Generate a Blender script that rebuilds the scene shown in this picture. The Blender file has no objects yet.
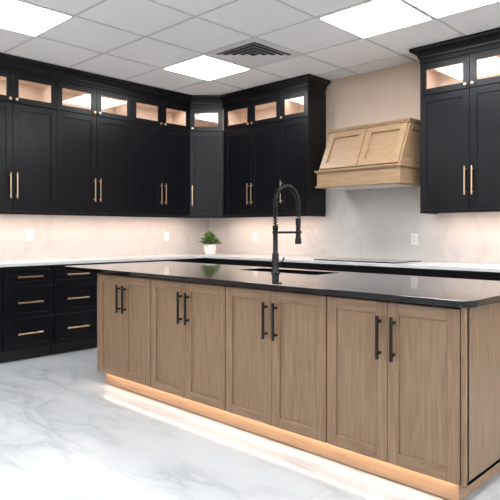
import bpy, bmesh, math, random
from mathutils import Vector, Matrix
random.seed(4)
S=bpy.context.scene
S.view_settings.view_transform='Standard'
S.view_settings.look='None'
S.view_settings.exposure=0.28

# ------------------------------------------------------------------ materials
def newmat(name):
    m=bpy.data.materials.new(name); m.use_nodes=True
    nt=m.node_tree; b=nt.nodes['Principled BSDF']
    return m,nt,b
def N(nt,t,**kw):
    n=nt.nodes.new(t)
    for k,v in kw.items(): setattr(n,k,v)
    return n
def ramp(nt,stops):
    r=N(nt,'ShaderNodeValToRGB'); e=r.color_ramp.elements
    e[0].position,e[0].color=stops[0][0],(*stops[0][1],1)
    e[1].position,e[1].color=stops[-1][0],(*stops[-1][1],1)
    for p,c in stops[1:-1]:
        x=e.new(p); x.color=(*c,1)
    return r
def noise_mat(name,c1,c2,scale=(1,1,1),nscale=5,rough=0.4,metal=0,detail=6,bump=0,dist=0,spec=None,coat=0):
    m,nt,b=newmat(name)
    tc=N(nt,'ShaderNodeTexCoord'); mp=N(nt,'ShaderNodeMapping'); mp.inputs['Scale'].default_value=scale
    n=N(nt,'ShaderNodeTexNoise'); n.inputs['Scale'].default_value=nscale; n.inputs['Detail'].default_value=detail
    n.inputs['Distortion'].default_value=dist
    r=ramp(nt,[(0.3,c1),(0.7,c2)])
    L=nt.links.new
    L(tc.outputs['Object'],mp.inputs[0]); L(mp.outputs[0],n.inputs[0]); L(n.outputs['Fac'],r.inputs[0]); L(r.outputs[0],b.inputs['Base Color'])
    b.inputs['Roughness'].default_value=rough; b.inputs['Metallic'].default_value=metal
    if spec is not None: b.inputs['Specular IOR Level'].default_value=spec
    if coat: b.inputs['Coat Weight'].default_value=coat; b.inputs['Coat Roughness'].default_value=0.15
    if bump:
        bp=N(nt,'ShaderNodeBump'); bp.inputs['Strength'].default_value=bump; bp.inputs['Distance'].default_value=0.002
        L(n.outputs['Fac'],bp.inputs['Height']); L(bp.outputs[0],b.inputs['Normal'])
    return m
def emis(name,col,st):
    m,nt,b=newmat(name)
    b.inputs['Base Color'].default_value=(*col,1)
    b.inputs['Emission Color'].default_value=(*col,1); b.inputs['Emission Strength'].default_value=st
    return m

M_black=noise_mat('black_cabinet_paint',(0.0028,0.0032,0.005),(0.004,0.0046,0.007),nscale=30,rough=0.30,spec=0.26)
M_toekick=noise_mat('toe_kick_black',(0.006,0.006,0.008),(0.01,0.01,0.012),rough=0.6)  # even matte black for the recessed toe kicks
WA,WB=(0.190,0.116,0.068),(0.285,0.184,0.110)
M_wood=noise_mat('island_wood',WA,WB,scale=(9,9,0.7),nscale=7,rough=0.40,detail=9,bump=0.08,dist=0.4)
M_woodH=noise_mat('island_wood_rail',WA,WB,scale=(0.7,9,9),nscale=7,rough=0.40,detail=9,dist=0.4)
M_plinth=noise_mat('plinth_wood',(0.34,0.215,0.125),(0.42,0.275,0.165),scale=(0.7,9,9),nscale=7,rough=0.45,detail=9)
M_hood=noise_mat('hood_wood',(0.29,0.182,0.100),(0.39,0.255,0.147),scale=(0.8,6,9),nscale=6,rough=0.45,detail=9,dist=0.4)
M_int=noise_mat('cabinet_interior_maple',(0.66,0.52,0.42),(0.72,0.58,0.48),scale=(1,1,6),nscale=4,rough=0.5)
M_brass=noise_mat('brushed_brass',(0.80,0.55,0.34),(0.88,0.63,0.41),nscale=60,rough=0.28,metal=1)
M_blkmetal=noise_mat('matte_black_metal',(0.005,0.005,0.006),(0.008,0.008,0.009),nscale=50,rough=0.38,spec=0.35)
M_white=noise_mat('white_plastic',(0.80,0.78,0.76),(0.84,0.82,0.80),nscale=20,rough=0.4)
M_slot=noise_mat('outlet_slot',(0.1,0.09,0.09),(0.14,0.13,0.12),rough=0.6)
M_wall=noise_mat('beige_wall_paint',(0.54,0.42,0.335),(0.58,0.45,0.36),nscale=3,rough=0.7)
M_wallw=noise_mat('offwhite_wall_paint',(0.82,0.82,0.81),(0.86,0.86,0.85),nscale=3,rough=0.7)
M_perim=noise_mat('white_quartz',(0.52,0.52,0.54),(0.60,0.60,0.61),nscale=6,rough=0.18)
M_pot=noise_mat('ceramic_pot',(0.72,0.70,0.68),(0.85,0.83,0.80),nscale=14,rough=0.4)
M_soil=noise_mat('potting_soil',(0.03,0.02,0.012),(0.07,0.045,0.03),nscale=60,rough=0.9)
M_leaf=noise_mat('leaf_green',(0.07,0.16,0.04),(0.22,0.33,0.11),nscale=25,rough=0.5)
M_glassblk=noise_mat('cooktop_glass',(0.006,0.006,0.007),(0.01,0.01,0.011),rough=0.08)
M_steel=noise_mat('sink_composite',(0.02,0.02,0.022),(0.035,0.035,0.036),nscale=40,rough=0.4)
M_grid=noise_mat('ceiling_tbar',(0.60,0.61,0.62),(0.66,0.67,0.68),rough=0.5)
M_vent=noise_mat('vent_grey',(0.70,0.70,0.70),(0.78,0.78,0.78),rough=0.5)
M_ventd=noise_mat('vent_duct_dark',(0.05,0.05,0.05),(0.09,0.09,0.09),rough=0.8)
M_tile=noise_mat('acoustic_tile',(0.90,0.91,0.92),(0.93,0.94,0.95),nscale=90,rough=0.85,bump=0.2)
M_panel=emis('led_panel_diffuser',(0.97,0.985,1.0),15.5)

# island quartz: black with faint flecks
m,nt,b=newmat('black_quartz'); M_isl=m
tc=N(nt,'ShaderNodeTexCoord'); v=N(nt,'ShaderNodeTexNoise'); v.inputs['Scale'].default_value=160; v.inputs['Detail'].default_value=3
r=ramp(nt,[(0.60,(0.003,0.003,0.004)),(0.72,(0.05,0.05,0.05))])
nt.links.new(tc.outputs['Object'],v.inputs[0]); nt.links.new(v.outputs['Fac'],r.inputs[0]); nt.links.new(r.outputs[0],b.inputs['Base Color'])
b.inputs['Roughness'].default_value=0.06; b.inputs['Specular IOR Level'].default_value=0.45

# glass pane (orientation independent reflectance)
m=bpy.data.materials.new('clear_glass'); m.use_nodes=True; nt=m.node_tree; nt.nodes.clear(); M_glass=m
o=N(nt,'ShaderNodeOutputMaterial'); mx=N(nt,'ShaderNodeMixShader'); t=N(nt,'ShaderNodeBsdfTransparent'); g=N(nt,'ShaderNodeBsdfGlossy'); g.inputs['Roughness'].default_value=0.03
lw=N(nt,'ShaderNodeLayerWeight'); lw.inputs['Blend'].default_value=0.5
pw=N(nt,'ShaderNodeMath',operation='POWER'); pw.inputs[1].default_value=4
ma=N(nt,'ShaderNodeMath',operation='MULTIPLY_ADD'); ma.inputs[1].default_value=0.8; ma.inputs[2].default_value=0.05
nt.links.new(lw.outputs['Facing'],pw.inputs[0]); nt.links.new(pw.outputs[0],ma.inputs[0]); nt.links.new(ma.outputs[0],mx.inputs[0])
nt.links.new(t.outputs[0],mx.inputs[1]); nt.links.new(g.outputs[0],mx.inputs[2]); nt.links.new(mx.outputs[0],o.inputs[0])

def marble(name,base,mid,vein,scale,rough,grout=None,tile=(1.2,0.6),stretch=(1,1,1),rot=0.6,p=(0.035,0.13),detail=8):
    m,nt,b=newmat(name); L=nt.links.new
    tc=N(nt,'ShaderNodeTexCoord'); mp=N(nt,'ShaderNodeMapping'); mp.inputs['Rotation'].default_value=(0,0,rot); mp.inputs['Scale'].default_value=stretch
    L(tc.outputs['Object'],mp.inputs[0])
    w=N(nt,'ShaderNodeTexNoise'); w.inputs['Scale'].default_value=scale*0.8; w.inputs['Detail'].default_value=3
    L(mp.outputs[0],w.inputs[0])
    add=N(nt,'ShaderNodeVectorMath',operation='MULTIPLY_ADD'); add.inputs[1].default_value=(0.9,0.9,0.9)
    L(w.outputs['Color'],add.inputs[0]); L(mp.outputs[0],add.inputs[2])
    n=N(nt,'ShaderNodeTexNoise'); n.inputs['Scale'].default_value=scale; n.inputs['Detail'].default_value=detail; n.inputs['Roughness'].default_value=0.5
    L(add.outputs[0],n.inputs[0])
    sub=N(nt,'ShaderNodeMath',operation='SUBTRACT'); sub.inputs[1].default_value=0.5
    ab=N(nt,'ShaderNodeMath',operation='ABSOLUTE')
    L(n.outputs['Fac'],sub.inputs[0]); L(sub.outputs[0],ab.inputs[0])
    r=ramp(nt,[(0.0,vein),(p[0],mid),(p[1],base)])
    L(ab.outputs[0],r.inputs[0])
    c=N(nt,'ShaderNodeTexNoise'); c.inputs['Scale'].default_value=scale*0.7; L(mp.outputs[0],c.inputs[0])
    cr=ramp(nt,[(0.36,(0,0,0)),(0.68,(1,1,1))]); L(c.outputs['Fac'],cr.inputs[0])
    mix=N(nt,'ShaderNodeMix',data_type='RGBA'); mix.inputs['B'].default_value=(*base,1)
    L(cr.outputs[0],mix.inputs['Factor']); L(r.outputs[0],mix.inputs['A'])
    out=mix.outputs['Result']
    if grout:
        br=N(nt,'ShaderNodeTexBrick'); br.offset=0.5
        br.inputs['Scale'].default_value=1; br.inputs['Brick Width'].default_value=tile[0]; br.inputs['Row Height'].default_value=tile[1]
        br.inputs['Mortar Size'].default_value=0.0018; br.inputs['Mortar Smooth'].default_value=0.1
        L(tc.outputs['Object'],br.inputs[0])
        m2=N(nt,'ShaderNodeMix',data_type='RGBA'); m2.inputs['B'].default_value=(*grout,1)
        L(br.outputs['Fac'],m2.inputs['Factor']); L(out,m2.inputs['A']); out=m2.outputs['Result']
    L(out,b.inputs['Base Color']); b.inputs['Roughness'].default_value=rough
    return m
M_floor=marble('marble_floor_tile',(0.60,0.63,0.65),(0.52,0.55,0.575),(0.43,0.46,0.485),1.5,0.13,grout=(0.46,0.48,0.50),stretch=(1,2.6,1),rot=0.75,p=(0.05,0.19),detail=6)
M_splash=marble('quartz_backsplash',(0.615,0.59,0.57),(0.60,0.575,0.555),(0.54,0.515,0.50),1.3,0.25)

# ------------------------------------------------------------------ mesh builder
class MB:
    def __init__(s,*mats): s.v=[];s.f=[];s.m=[];s.mats=list(mats)
    def mi(s,mat):
        if mat not in s.mats: s.mats.append(mat)
        return s.mats.index(mat)
    def hexa(s,pts,mat):
        i=len(s.v); s.v+= [tuple(p) for p in pts]; k=s.mi(mat)
        for q in ((0,3,2,1),(4,5,6,7),(0,1,5,4),(1,2,6,5),(2,3,7,6),(3,0,4,7)):
            s.f.append([i+a for a in q]); s.m.append(k)
    def box(s,x0,x1,y0,y1,z0,z1,mat):
        s.hexa([(x0,y0,z0),(x1,y0,z0),(x1,y1,z0),(x0,y1,z0),(x0,y0,z1),(x1,y0,z1),(x1,y1,z1),(x0,y1,z1)],mat)
    def fbox(s,F,a0,a1,z0,z1,d0,d1,mat):
        o,u,n=F
        P=lambda a,d,z:(o[0]+u[0]*a+n[0]*d,o[1]+u[1]*a+n[1]*d,z)
        s.hexa([P(a0,d0,z0),P(a1,d0,z0),P(a1,d1,z0),P(a0,d1,z0),P(a0,d0,z1),P(a1,d0,z1),P(a1,d1,z1),P(a0,d1,z1)],mat)
    def prism(s,poly,z0,z1,mat):
        i=len(s.v); n=len(poly); k=s.mi(mat)
        s.v+=[(p[0],p[1],z0) for p in poly]+[(p[0],p[1],z1) for p in poly]
        s.f.append([i+a for a in range(n)][::-1]); s.f.append([i+n+a for a in range(n)]); s.m+=[k,k]
        for a in range(n):
            b=(a+1)%n; s.f.append([i+a,i+b,i+n+b,i+n+a]); s.m.append(k)
    def tube(s,pts,rad,mat,sides=10):
        pts=[Vector(p) for p in pts]; n=len(pts); k=s.mi(mat); i0=len(s.v)
        if not hasattr(rad,'__len__'): rad=[rad]*n
        up=None
        for i,p in enumerate(pts):
            t=(pts[min(i+1,n-1)]-pts[max(i-1,0)])
            if t.length<1e-9: t=Vector((0,0,1))
            t.normalize()
            if up is None:
                up=t.orthogonal().normalized()
            else:
                up=(up-t*up.dot(t)); up.normalize()
            w=t.cross(up)
            for j in range(sides):
                a=2*math.pi*j/sides
                s.v.append(tuple(p+(up*math.cos(a)+w*math.sin(a))*rad[i]))
        for i in range(n-1):
            for j in range(sides):
                a=i0+i*sides+j; b=i0+i*sides+(j+1)%sides
                s.f.append([a,b,b+sides,a+sides]); s.m.append(k)
        s.f.append([i0+j for j in range(sides)][::-1]); s.m.append(k)
        s.f.append([i0+(n-1)*sides+j for j in range(sides)]); s.m.append(k)
    def lathe(s,c,prof,mat,sides=28,wave=0):
        i0=len(s.v); k=s.mi(mat)
        for r,z in prof:
            for j in range(sides):
                a=2*math.pi*j/sides; rr=r*(1+(wave if j%2 else 0))
                s.v.append((c[0]+rr*math.cos(a),c[1]+rr*math.sin(a),c[2]+z))
        for i in range(len(prof)-1):
            for j in range(sides):
                a=i0+i*sides+j;b=i0+i*sides+(j+1)%sides
                s.f.append([a,b,b+sides,a+sides]); s.m.append(k)
        s.f.append([i0+j for j in range(sides)][::-1]); s.m.append(k)
        s.f.append([i0+(len(prof)-1)*sides+j for j in range(sides)]); s.m.append(k)
    def sweep(s,path,prof,mat):
        n=len(path); k=s.mi(mat); i0=len(s.v); m=len(prof)
        P=[Vector(p) for p in path]
        for i in range(n):
            ns=[]
            if i>0: d=(P[i]-P[i-1]).normalized(); ns.append(Vector((d.y,-d.x)))
            if i<n-1: d=(P[i+1]-P[i]).normalized(); ns.append(Vector((d.y,-d.x)))
            if len(ns)==2:
                b=(ns[0]+ns[1]).normalized(); b=b/b.dot(ns[0])
            else: b=ns[0]
            for o,z in prof: s.v.append((P[i].x+b.x*o,P[i].y+b.y*o,z))
        for i in range(n-1):
            for j in range(m):
                a=i0+i*m+j;b=i0+i*m+(j+1)%m
                s.f.append([a,b,b+m,a+m]); s.m.append(k)
        s.f.append([i0+j for j in range(m)]); s.m.append(k)
        s.f.append([i0+(n-1)*m+j for j in range(m)][::-1]); s.m.append(k)
    def done(s,name,bevel=0.0,parent=None,smooth=False,seg=1):
        me=bpy.data.meshes.new(name); me.from_pydata(s.v,[],s.f)
        for mt in s.mats: me.materials.append(mt)
        me.polygons.foreach_set('material_index',s.m)
        bm=bmesh.new(); bm.from_mesh(me); bmesh.ops.recalc_face_normals(bm,faces=bm.faces); bm.to_mesh(me); bm.free()
        if smooth:
            me.polygons.foreach_set('use_smooth',[True]*len(me.polygons))
        me.update()
        ob=bpy.data.objects.new(name,me); S.collection.objects.link(ob)
        if bevel:
            b=ob.modifiers.new('bevel','BEVEL'); b.width=bevel; b.segments=seg; b.limit_method='ANGLE'; b.angle_limit=math.radians(50)
        if smooth:
            try:
                me.set_sharp_from_angle(angle=math.radians(40))
            except Exception: pass
        if parent: ob.parent=parent
        return ob
def empty(name,loc=(0,0,0)):
    e=bpy.data.objects.new(name,None); S.collection.objects.link(e); e.empty_display_size=0.1
    return e
def area(name,loc,sx,sy,power,col,rot=(0,0,0),parent=None):
    l=bpy.data.lights.new(name,'AREA'); l.shape='RECTANGLE'; l.size=sx; l.size_y=sy; l.energy=power; l.color=col
    o=bpy.data.objects.new(name,l); o.location=loc; o.rotation_euler=rot; S.collection.objects.link(o)
    if parent: o.parent=parent
    return o

# ------------------------------------------------------------------ constants
CEIL=2.89
XMAX,YMIN=8.0,-8.0
UB,US,UT=1.40,2.45,2.745
WARM=(1.0,0.75,0.60)

# ------------------------------------------------------------------ room
def room(name,*a,mat):
    b=MB(); b.box(*a,mat); return b.done(name)
room('floor',-0.1,XMAX+0.1,YMIN-0.1,0.1,-0.1,0.0,mat=M_floor)
room('ceiling',-0.1,XMAX+0.1,YMIN-0.1,0.1,CEIL,CEIL+0.1,mat=M_tile)
room('wall_left',-0.1,0,YMIN,0,0,CEIL,mat=M_wall)
room('wall_back',-0.1,XMAX+0.1,0,0.1,0,CEIL,mat=M_wall)
room('wall_right',XMAX,XMAX+0.1,YMIN,0,0,CEIL,mat=M_wallw)
room('wall_front',-0.1,XMAX+0.1,YMIN-0.1,YMIN,0,CEIL,mat=M_wallw)
b=MB(); b.box(XMAX-0.015,XMAX,YMIN+0.02,-0.7,0,0.12,M_white); b.done('baseboard_right',0.003)
b=MB(); b.box(0.02,XMAX-0.02,YMIN,YMIN+0.015,0,0.12,M_white); b.done('baseboard_front',0.003)

C=0.665; GX=1.40; GY=-1.29
b=MB()
x=GX-C/2-10*C
while x<XMAX:
    if x>0.02: b.box(x-0.010,x+0.010,YMIN,0,CEIL-0.005,CEIL+0.001,M_grid)
    x+=C
y=GY-C/2+4*C
while y>YMIN:
    if y<-0.02: b.box(0,XMAX,y-0.010,y+0.010,CEIL-0.0045,CEIL+0.001,M_grid)
    y-=C
b.done('ceiling_grid')
cells=[]
for i in range(4):
    for j in range(4):
        cells.append((GX+3*C*i,GY-3*C*j))
cells.append((GX+4*C,GY))
for cx,cy in cells:
    if cx+C/2>XMAX: continue
    b=MB(); h=C/2-0.012
    b.box(cx-h,cx+h,cy-h,cy+h,CEIL-0.012,CEIL,M_white)
    b.box(cx-h+0.012,cx+h-0.012,cy-h+0.012,cy+h-0.012,CEIL-0.014,CEIL-0.011,M_panel)
    b.done('ceiling_light_panel')
b=MB(); cx,cy=GX+C,GY; h=C/2-0.012
def ring(b,h0,h1,z0,z1,mat):
    b.box(cx-h0,cx+h0,cy-h0,cy-h1,z0,z1,mat); b.box(cx-h0,cx+h0,cy+h1,cy+h0,z0,z1,mat)
    b.box(cx-h0,cx-h1,cy-h1,cy+h1,z0,z1,mat); b.box(cx+h1,cx+h0,cy-h1,cy+h1,z0,z1,mat)
ring(b,h,h-0.06,CEIL-0.008,CEIL,M_vent)
b.box(cx-h+0.06,cx+h-0.06,cy-h+0.06,cy+h-0.06,CEIL-0.003,CEIL,M_ventd)
for q in range(4):
    hh=h-0.07-q*0.058
    for sgn in (-1,1):
        for ax in (0,1):
            lo,hi=hh-0.034,hh
            z0,z1=CEIL-0.018,CEIL-0.004
            def P(r,tn,z): 
                return (cx+sgn*r,cy+tn,z) if ax==0 else (cx+tn,cy+sgn*r,z)
            b.hexa([P(hi,-hi,z0),P(hi,hi,z0),P(hi-0.003,hi-0.003,z0),P(hi-0.003,-hi+0.003,z0),
                    P(lo,-lo,z1),P(lo,lo,z1),P(lo-0.003,lo-0.003,z1),P(lo-0.003,-lo+0.003,z1)],M_vent)
b.done('ceiling_air_vent')
b=MB(); b.lathe((1.77,-0.72,CEIL-0.035),[(0.006,0),(0.014,0.004),(0.008,0.012),(0.01,0.02),(0.035,0.028),(0.04,0.035)],M_white,20); b.done('fire_sprinkler',smooth=True)

# ------------------------------------------------------------------ cabinet parts
def shaker(b,F,a0,a1,z0,z1,d,mat,st=0.062,th=0.02,hmat=None,glass=False,hst=None):
    hmat=hmat or mat; hs=hst or st
    b.fbox(F,a0,a0+st,z0,z1,d,d+th,mat); b.fbox(F,a1-st,a1,z0,z1,d,d+th,mat)
    b.fbox(F,a0+st,a1-st,z0,z0+hs,d,d+th,hmat); b.fbox(F,a0+st,a1-st,z1-hs,z1,d,d+th,hmat)
    if glass: b.fbox(F,a0+st-0.004,a1-st+0.004,z0+hs-0.004,z1-hs+0.004,d+0.007,d+0.010,M_glass)
    else: b.fbox(F,a0+st-0.003,a1-st+0.003,z0+hs-0.003,z1-hs+0.003,d+0.001,d+0.010,mat)
def vpull(b,F,a,z0,z1,d,mat,w=0.011):
    b.fbox(F,a-w/2,a+w/2,z0,z1,d+0.026,d+0.026+w,mat)
    for z in (z0+0.022,z1-0.022-w):
        b.fbox(F,a-w/2,a+w/2,z,z+w,d,d+0.027,mat)
def hpull(b,F,a0,a1,z,d,mat,w=0.011):
    b.fbox(F,a0,a1,z-w/2,z+w/2,d+0.026,d+0.026+w,mat)
    for a in (a0+0.022,a1-0.022-w): b.fbox(F,a,a+w,z-w/2,z+w/2,d,d+0.027,mat)
def knob(b,F,a,z,d,mat):
    o,u,n=F
    P=lambda dd:(o[0]+u[0]*a+n[0]*dd,o[1]+u[1]*a+n[1]*dd,z)
    b.tube([P(d),P(d+0.012),P(d+0.014),P(d+0.022),P(d+0.026),P(d+0.027)],[0.005,0.005,0.012,0.015,0.011,0.004],mat,14)
g=0.0015
ICOL=(1,0.90,0.80)
def upper(F,W,doors,pull_sides,depth=0.308):
    b=MB()
    b.fbox(F,g,W-g,UB,US,-depth,0,M_black)
    t=0.018
    b.fbox(F,g,W-g,US,US+t,-depth,0,M_black); b.fbox(F,g,W-g,UT-t,UT,-depth,0,M_black)
    b.fbox(F,g,g+t,US+t,UT-t,-depth,0,M_black); b.fbox(F,W-g-t,W-g,US+t,UT-t,-depth,0,M_black)
    b.fbox(F,g+t,W-g-t,US+t,UT-t,-depth,-depth+0.01,M_int)
    b.fbox(F,g+t,W-g-t,US+t,US+t+0.004,-depth+0.01,-0.001,M_int)
    b.fbox(F,g+t,W-g-t,UT-t-0.004,UT-t,-depth+0.01,-0.001,M_int)
    b.fbox(F,g+t,g+t+0.004,US+t+0.004,UT-t-0.004,-depth+0.01,-0.001,M_int)
    b.fbox(F,W-g-t-0.004,W-g-t,US+t+0.004,UT-t-0.004,-depth+0.01,-0.001,M_int)
    for (a0,a1,side) in doors:
        shaker(b,F,a0+0.002,a1-0.002,UB+0.002,US-0.003,0.001,M_black)
        shaker(b,F,a0+0.002,a1-0.002,US+0.003,UT-0.003,0.001,M_black,glass=True,st=0.056,hst=0.056)
        a=a0+0.032 if side=='L' else a1-0.032
        vpull(b,F,a,1.525,1.775,0.021,M_brass)
        knob(b,F,a,US+0.034,0.021,M_brass)
    ob=b.done('upper_cabinet',0.0015)
    o,u,n=F
    c=(o[0]+u[0]*W/2+n[0]*-0.05,o[1]+u[1]*W/2+n[1]*-0.05,UT-0.026)
    rz=math.atan2(u[1],u[0])
    area('cabinet_interior_light',c,W*0.8,0.02,1.8*W,ICOL,(0,0,rz),ob)
    return ob
def FL(y0): return ((0.31,y0),(0,1),(1,0))
def FB(x0): return ((x0,-0.31),(1,0),(0,-1))
LY=[-4.20,-3.29,-2.38,-1.47,-0.614]
for y0,y1 in zip(LY[:-1],LY[1:]):
    W=y1-y0; upper(FL(y0),W,[(0,W/2,'R'),(W/2,W,'L')],None)
upper(FB(0.614),0.95,[(0.03,0.49,'R'),(0.49,0.95,'L')],None)
upper(FB(1.564),0.401,[(0,0.401,'L')],None)
for x0 in (3.273,4.20):
    upper(FB(x0),0.925,[(0,0.4625,'R'),(0.4625,0.925,'L')],None)
r2=math.sqrt(0.5)
b=MB()
poly=lambda e:[(0.002+e,-0.002-e),(0.002+e,-0.6125+e),(0.31-e*0.4,-0.6125+e),(0.6125-e,-0.31+e*0.4),(0.6125-e,-0.002-e)]
b.prism(poly(0),UB,US,M_black); b.prism(poly(0),US,US+0.018,M_black); b.prism(poly(0),UT-0.018,UT,M_black)
b.prism(poly(0.012),US+0.018,US+0.022,M_int); b.prism(poly(0.012),UT-0.022,UT-0.018,M_int)
b.box(0.002,0.014,-0.6125,-0.002,US+0.018,UT-0.018,M_int); b.box(0.014,0.6125,-0.014,-0.002,US+0.018,UT-0.018,M_int)
b.box(0.014,0.31,-0.6125,-0.6,US+0.018,UT-0.018,M_int); b.box(0.6,0.6125,-0.31,-0.014,US+0.018,UT-0.018,M_int)
Fd=((0.31,-0.614),(r2,r2),(r2,-r2)); Wd=0.304/r2
shaker(b,Fd,0.012,Wd-0.012,UB+0.002,US-0.003,0.001,M_black)
shaker(b,Fd,0.012,Wd-0.012,US+0.003,UT-0.003,0.001,M_black,glass=True,st=0.058)
vpull(b,Fd,0.045,1.525,1.775,0.021,M_brass); knob(b,Fd,0.045,US+0.034,0.021,M_brass)
ob=b.done('corner_upper_cabinet',0.0015)
area('cabinet_interior_light',(0.36,-0.36,UT-0.028),0.25,0.03,0.9,ICOL,(0,0,math.pi/4),ob)
crown=[(-0.02,2.746),(0.002,2.746),(0.002,2.785),(0.012,2.79),(0.014,2.805),(0.022,2.822),(0.04,2.84),(0.062,2.852),(0.07,2.858),(0.072,2.868),(0.072,2.884),(-0.02,2.884)]
p1=[(0.33,-4.2),(0.33,-0.614),(0.614,-0.33),(1.965,-0.33),(1.965,-0.014)]
p2=[(3.273,-0.014),(3.273,-0.33),(5.125,-0.33),(5.125,-0.014)]
rail=[(-0.02,1.372),(-0.002,1.372),(0.0,1.380),(0.0,1.399),(-0.02,1.399)]
for p in (p1,p2):
    b=MB(); b.sweep(p,crown,M_black); b.done('cabinet_crown_molding')
    b=MB(); b.sweep(p,rail,M_black); b.done('cabinet_light_rail')
def led(name,x0,x1,y0,y1,z,pw):
    b=MB(); b.box(x0,x1,y0,y1,z,UB-0.001,M_white); ob=b.done(name)
    cx,cy=(x0+x1)/2,(y0+y1)/2
    area('led_strip',(cx,cy,z-0.001),x1-x0,y1-y0,pw,WARM,(0,0,0),ob)
led('under_cabinet_light',0.22,0.26,-4.1,-0.5,UB-0.01,11.5)
led('under_cabinet_light',0.5,1.9,-0.26,-0.22,UB-0.01,4.8)
led('under_cabinet_light',3.35,5.05,-0.26,-0.22,UB-0.01,5.4)

# ------------------------------------------------------------------ base cabinets
def base_drawers(y0,W):
    F=((0.59,y0),(0,1),(1,0)); b=MB()
    b.fbox(F,g,W-g,0.11,0.884,-0.588,0,M_black)
    b.fbox(F,g,W-g,0.0,0.11,-0.588,-0.06,M_toekick)
    for z0,z1 in ((0.115,0.398),(0.402,0.688),(0.692,0.875)):
        shaker(b,F,0.004,W-0.004,z0,z1,0.001,M_black,st=0.05,hst=0.045)
        zc=(z0+z1)/2
        hpull(b,F,W/2-0.12,W/2+0.12,zc,0.012,M_brass,w=0.013)
    b.done('base_drawer_cabinet',0.0015)
yy=-1.57
while yy-0.49>-4.1:
    base_drawers(yy-0.49,0.489); yy-=0.49
yend=yy
def base_doors(F,W,name='base_cabinet'):
    b=MB()
    b.fbox(F,g,W-g,0.11,0.884,-0.588,0,M_black)
    b.fbox(F,g,W-g,0.0,0.11,-0.588,-0.06,M_toekick)
    for a0,a1,s in ((0,W/2,1),(W/2,W,0)):
        shaker(b,F,a0+0.003,a1-0.003,0.115,0.70,0.001,M_black)
        shaker(b,F,a0+0.003,a1-0.003,0.705,0.875,0.001,M_black,hst=0.045)
        a=a1-0.035 if s else a0+0.035
        vpull(b,F,a,0.45,0.66,0.021,M_brass)
        hpull(b,F,(a0+a1)/2-0.08,(a0+a1)/2+0.08,0.79,0.012,M_brass)
    b.done(name,0.0015)
base_doors(((0.59,-1.57),(0,1),(1,0)),0.93)
for x0,W in ((0.64,0.78),(1.42,0.83),(2.25,0.92),(3.17,0.9),(4.07,1.1)):
    base_doors(((x0,-0.59),(1,0),(0,-1)),W)
b=MB(); b.box(0.002,0.638,-0.638,-0.002,0.11,0.884,M_black); b.box(0.002,0.57,-0.57,-0.002,0,0.11,M_toekick); b.done('corner_base_cabinet')
XE=5.18
b=MB(); b.prism([(0.002,-0.002),(0.002,yend-0.01),(0.64,yend-0.01),(0.64,-0.64),(XE,-0.64),(XE,-0.002)],0.885,0.915,M_perim); b.done('perimeter_countertop',0.003,seg=2)
b=MB(); b.box(0.001,0.013,-4.2,-0.001,0.916,UB-0.001,M_splash)
b.done('stone_backsplash')
b=MB(); b.box(0.014,XE,-0.013,-0.001,0.916,UB-0.001,M_splash); b.box(1.968,3.27,-0.013,-0.001,UB-0.001,1.68,M_splash); b.done('stone_backsplash')
b=MB(); b.box(2.23,3.15,-0.57,-0.07,0.916,0.924,M_glassblk)
for cx,cy,r in ((2.42,-0.2,0.08),(2.42,-0.42,0.09),(2.70,-0.3,0.12),(2.97,-0.2,0.08),(2.97,-0.42,0.09)):
    b.lathe((cx,cy,0.924),[(r,0),(r,0.0006),(r-0.003,0.0008)],M_vent,32); b.lathe((cx,cy,0.924),[(r-0.004,0),(r-0.004,0.001)],M_glassblk,32)
b.done('induction_cooktop',0.001)

# ------------------------------------------------------------------ range hood
b=MB()
hx0,hx1=2.25,3.15
b.box(hx0-0.035,hx1+0.035,-0.53,-0.014,1.65,1.668,M_hood)
b.box(hx0-0.022,hx1+0.022,-0.517,-0.014,1.668,1.795,M_hood)
b.box(hx0-0.03,hx1+0.03,-0.527,-0.014,1.795,1.808,M_hood)
b.box(hx0-0.04,hx1+0.04,-0.538,-0.014,1.808,1.826,M_hood)
b.box(hx0+0.06,hx1-0.06,-0.45,-0.08,1.645,1.652,M_vent)
zb,zt=1.826,2.235; yb,yt=-0.50,-0.30
def slope(x0,x1,s0,s1,d0,d1):
    L=math.hypot(zt-zb,yb-yt)
    nx=Vector((0,-(zt-zb)/L,(yt-yb)/L))
    def P(x,sv,d): 
        p=Vector((x,yb+(yt-yb)*sv,zb+(zt-zb)*sv))+nx*d; return tuple(p)
    b.hexa([P(x0,s0,d0),P(x1,s0,d0),P(x1,s0,d1),P(x0,s0,d1),P(x0,s1,d0),P(x1,s1,d0),P(x1,s1,d1),P(x0,s1,d1)],M_hood)
b.hexa([(hx0,yb,zb),(hx1,yb,zb),(hx1,-0.002,zb),(hx0,-0.002,zb),(hx0,yt,zt),(hx1,yt,zt),(hx1,-0.002,zt),(hx0,-0.002,zt)],M_hood)
xm=(hx0+hx1)/2
for a,c in ((hx0+0.004,xm-0.004),(xm+0.004,hx1-0.004)):
    slope(a,a+0.065,0.02,0.98,0,0.02); slope(c-0.065,c,0.02,0.98,0,0.02)
    slope(a+0.065,c-0.065,0.02,0.17,0,0.02); slope(a+0.065,c-0.065,0.83,0.98,0,0.02)
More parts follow.
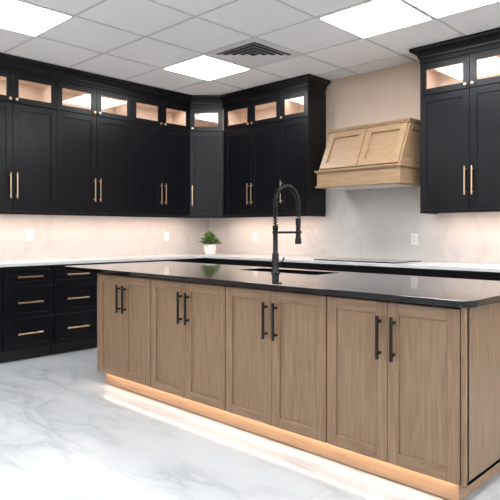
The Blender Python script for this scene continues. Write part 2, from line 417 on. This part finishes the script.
for sx,dx in ((hx0,-0.012),(hx1,0.012)):
    x0,x1=min(sx,sx+dx),max(sx,sx+dx)
    def sb(p):
        b.hexa([(x0,*p[0]),(x1,*p[0]),(x1,*p[1]),(x0,*p[1]),(x0,*p[3]),(x1,*p[3]),(x1,*p[2]),(x0,*p[2])],M_hood)
    sb([(yb,zb),(yb+0.06,zb),(yt+0.06,zt),(yt,zt)])
    sb([(-0.075,zb),(-0.016,zb),(-0.016,zt),(-0.075,zt)])
    sb([(yb+0.06,zb),(-0.075,zb),(-0.075,zb+0.06),(yb+0.09,zb+0.06)])
    sb([(yt+0.03,zt-0.06),(-0.075,zt-0.06),(-0.075,zt),(yt+0.06,zt)])
b.box(hx0-0.02,hx1+0.02,yt-0.035,-0.002,zt,zt+0.018,M_hood)
b.box(hx0-0.03,hx1+0.03,yt-0.045,-0.002,zt+0.018,zt+0.036,M_hood)
b.done('range_hood',0.002)

# ------------------------------------------------------------------ outlets
def outlet(F,z):
    b=MB(); b.fbox(F,-0.036,0.036,z-0.058,z+0.058,0,0.006,M_white)
    for dz in (-0.02,0.02):
        b.fbox(F,-0.017,0.017,z+dz-0.014,z+dz+0.014,0.006,0.009,M_white)
        b.fbox(F,-0.008,-0.005,z+dz-0.005,z+dz+0.007,0.009,0.0095,M_slot)
        b.fbox(F,0.005,0.008,z+dz-0.005,z+dz+0.007,0.009,0.0095,M_slot)
    b.done('wall_outlet',0.0015)
outlet(((0.0135,-2.52),(0,1),(1,0)),1.17); outlet(((0.0135,-0.74),(0,1),(1,0)),1.14)
outlet(((0.88,-0.0135),(1,0),(0,-1)),1.13); outlet(((3.05,-0.0135),(1,0),(0,-1)),1.13)

# ------------------------------------------------------------------ island
isl=empty('kitchen_island')
ix0,ix1=1.80,4.765; iyf,iyb=-2.78,-1.80; IB=0.106
edges=[ix0,2.507,3.269,4.031,ix1]
b=MB()
b.box(ix0,ix1,iyf,iyf+0.018,IB,0.884,M_wood)
b.box(ix0,ix1,iyb-0.018,iyb,IB,0.884,M_wood)
b.box(ix0,ix0+0.02,iyf-0.02,iyb,IB,0.884,M_wood)
b.box(ix1-0.02,ix1,iyf-0.02,iyb+0.02,IB,0.884,M_wood)
b.box(ix0,ix1,iyf,iyb,IB,IB+0.018,M_wood)
b.box(ix0+0.02,ix1-0.02,iyf,iyf+0.1,0.862,0.884,M_wood)
b.done('island_carcass',0.0015,isl)
F=((0,iyf),(1,0),(0,-1)); b=MB(); hb=MB()
for i in range(4):
    e0,e1=edges[i],edges[i+1]
    if i==0: e0+=0.021
    if i==3: e1-=0.021
    mid=(e0+e1)/2
    for s in (0,1):
        a0=e0+0.004 if s==0 else mid+0.0015; a1=mid-0.0015 if s==0 else e1-0.004
        shaker(b,F,a0,a1,IB+0.003,0.872,0.001,M_wood,st=0.058,hmat=M_woodH)
        a=a1-0.036 if s==0 else a0+0.036
        vpull(hb,F,a,0.60,0.808,0.021,M_blkmetal,w=0.013)
Fk=((ix1-0.02,iyb),(-1,0),(0,1)); cw=(ix1-ix0-0.02)/4
for i in range(4):
    for s in (0,1):
        a0=i*cw+s*cw/2+0.003; a1=i*cw+(s+1)*cw/2-0.003
        shaker(b,Fk,a0,a1,IB+0.003,0.872,0.001,M_wood,st=0.058,hmat=M_woodH)
        a=a1-0.036 if s==0 else a0+0.036
        vpull(hb,Fk,a,0.60,0.808,0.021,M_blkmetal,w=0.012)
b.done('island_doors',0.0018,isl); hb.done('island_handles',0.0015,isl)
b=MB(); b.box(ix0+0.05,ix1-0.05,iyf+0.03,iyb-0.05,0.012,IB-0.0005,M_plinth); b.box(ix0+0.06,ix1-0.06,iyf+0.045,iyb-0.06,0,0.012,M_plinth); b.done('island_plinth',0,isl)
b=MB(); b.box(ix0+0.05,ix1-0.05,iyf+0.005,iyf+0.017,IB-0.007,IB-0.0005,M_white); b.done('island_led_channel',0,isl)
area('island_toe_led',((ix0+ix1)/2,iyf+0.011,IB-0.009),ix1-ix0-0.12,0.012,2.2,(1.0,0.68,0.50),(0,0,0),isl)
def rrect(x0,x1,y0,y1,r,n=8):
    out=[]
    for cx,cy,a in ((x1-r,y1-r,0),(x0+r,y1-r,90),(x0+r,y0+r,180),(x1-r,y0+r,270)):
        for i in range(n+1):
            t=math.radians(a+90*i/n); out.append((cx+r*math.cos(t),cy+r*math.sin(t)))
    return out
sx0,sx1,sy0,sy1=2.72,3.46,-2.15,-1.86
b=MB(); b.prism(rrect(1.33,4.81,-2.85,-1.75,0.06),0.885,0.915,M_isl); top=b.done('island_countertop',0,isl)
b=MB(); b.prism(rrect(sx0,sx1,sy0,sy1,0.03),0.8,1.0,M_isl); cut=b.done('cutter')
bo=top.modifiers.new('cut','BOOLEAN'); bo.object=cut; bo.operation='DIFFERENCE'; bo.solver='EXACT'
bv=top.modifiers.new('bev','BEVEL'); bv.width=0.003; bv.segments=2; bv.limit_method='ANGLE'; bv.angle_limit=math.radians(50)
bpy.context.view_layer.update()
dg=bpy.context.evaluated_depsgraph_get()
me=bpy.data.meshes.new_from_object(top.evaluated_get(dg)); top.modifiers.clear(); top.data=me
bpy.data.objects.remove(cut)
b=MB(); w=0.012
b.box(sx0-w,sx1+w,sy0-w,sy1+w,0.68,0.692,M_steel)
b.box(sx0-w,sx0,sy0-w,sy1+w,0.692,0.8845,M_steel); b.box(sx1,sx1+w,sy0-w,sy1+w,0.692,0.8845,M_steel)
b.box(sx0,sx1,sy0-w,sy0,0.692,0.8845,M_steel); b.box(sx0,sx1,sy1,sy1+w,0.692,0.8845,M_steel)
b.lathe(((sx0+sx1)/2,(sy0+sy1)/2,0.692),[(0.045,0),(0.045,0.003),(0.03,0.004)],M_vent,24)
b.done('sink_basin',0,isl)
fx,fy=3.17,-2.225
b=MB()
b.lathe((fx,fy,0.9155),[(0.032,0),(0.032,0.006),(0.027,0.010),(0.024,0.014),(0.024,0.13),(0.021,0.14),(0.017,0.145),(0.017,0.30),(0.020,0.305),(0.020,0.33),(0.012,0.335)],M_blkmetal,24)
R=0.125; zc=1.40
path=[]
z=1.235
while z<zc: path.append(Vector((fx,fy,z))); z+=0.01
for i in range(41):
    a=math.pi*i/40; path.append(Vector((fx,fy+R-R*math.cos(a),zc+R*math.sin(a))))
z=zc-0.01
while z>1.30: path.append(Vector((fx,fy+2*R,z))); z-=0.01
b.tube(path,0.0065,M_blkmetal,10)
cum=[0]
for i in range(1,len(path)): cum.append(cum[-1]+(path[i]-path[i-1]).length)
tot=cum[-1]; turns=int(tot/0.018); npt=turns*12
hel=[];j=0
for i in range(npt+1):
    s_=tot*i/npt
    while j<len(cum)-2 and cum[j+1]<s_: j+=1
    f=(s_-cum[j])/max(1e-9,cum[j+1]-cum[j]); p=path[j].lerp(path[j+1],f); t=(path[j+1]-path[j]).normalized()
    e1=Vector((1,0,0)); e2=t.cross(e1)
    a=2*math.pi*turns*i/npt
    hel.append(p+(e1*math.cos(a)+e2*math.sin(a))*0.016)
b.tube(hel,0.0034,M_blkmetal,6)
hy=fy+2*R
b.lathe((fx,hy,1.115),[(0.019,0),(0.024,0.004),(0.024,0.03),(0.019,0.05),(0.017,0.12),(0.019,0.14),(0.020,0.185),(0.012,0.19)],M_blkmetal,20)
b.tube([(fx,fy,1.20),(fx,hy-0.02,1.20)],0.008,M_blkmetal,10)
b.lathe((fx,hy,1.190),[(0.022,0),(0.026,0.003),(0.026,0.017),(0.022,0.02)],M_blkmetal,20)
b.lathe((fx,fy,1.190),[(0.019,0),(0.022,0.003),(0.022,0.017),(0.019,0.02)],M_blkmetal,20)
b.tube([(fx+0.015,fy,0.985),(fx+0.05,fy,0.985)],0.011,M_blkmetal,12)
b.tube([(fx+0.045,fy,0.985),(fx+0.062,fy,1.0),(fx+0.08,fy,1.03)],[0.006,0.0055,0.005],M_blkmetal,10)
b.done('kitchen_faucet',smooth=True)

# ------------------------------------------------------------------ plant
b=MB(); pc=(0.43,-0.37,0.916)
b.lathe(pc,[(0.056,0),(0.064,0.003),(0.074,0.05),(0.080,0.11),(0.081,0.125),(0.074,0.125),(0.072,0.112)],M_pot,40,wave=-0.05)
b.lathe(pc,[(0.068,0.100),(0.071,0.108),(0.02,0.112)],M_soil,20)
ml=b.mi(M_leaf)
for i in range(130):
    a=random.uniform(0,2*math.pi); el=random.uniform(0.25,1.5); L=random.uniform(0.08,0.15)
    c=Vector((pc[0],pc[1],pc[2]+0.125)); d=Vector((math.cos(a)*math.cos(el),math.sin(a)*math.cos(el),math.sin(el)))
    pts=[c+d*L*t+Vector((0,0,-0.03*t*t*math.cos(el))) for t in (0,0.33,0.66,1)]
    b.tube(pts,0.0013,M_leaf,4)
    for t in (0.4,0.55,0.7,0.82,0.92,1.0):
        for q in (0,1):
            p=c+d*L*t+Vector((0,0,-0.03*t*t*math.cos(el)))
            dr=(d+Vector((random.uniform(-1,1),random.uniform(-1,1),random.uniform(-0.4,0.8)))).normalized()
            sd=dr.cross(Vector((random.uniform(-.3,.3),random.uniform(-.3,.3),1))).normalized(); ll=random.uniform(0.022,0.034); w=ll*0.4
            up=sd.cross(dr)*0.004
            i0=len(b.v)
            b.v+=[tuple(p),tuple(p+dr*ll*0.45+sd*w+up),tuple(p+dr*ll),tuple(p+dr*ll*0.45-sd*w+up),tuple(p+dr*ll*0.45)]
            for fc in ((0,1,4),(1,2,4),(2,3,4),(3,0,4)): b.f.append([i0+k for k in fc]); b.m.append(ml)
b.done('potted_plant')

# ------------------------------------------------------------------ world, camera
w=bpy.data.worlds.new('world'); S.world=w; w.use_nodes=True
w.node_tree.nodes['Background'].inputs[0].default_value=(0.8,0.85,0.9,1); w.node_tree.nodes['Background'].inputs[1].default_value=0.3
cam=bpy.data.cameras.new('camera'); co=bpy.data.objects.new('camera',cam); S.collection.objects.link(co)
co.location=(5.8,-5.2,1.21); co.rotation_euler=(math.pi/2,0,math.radians(44.03))
cam.sensor_width=36; cam.lens=570/500*36; cam.shift_y=-0.038; cam.clip_start=0.05
S.camera=co
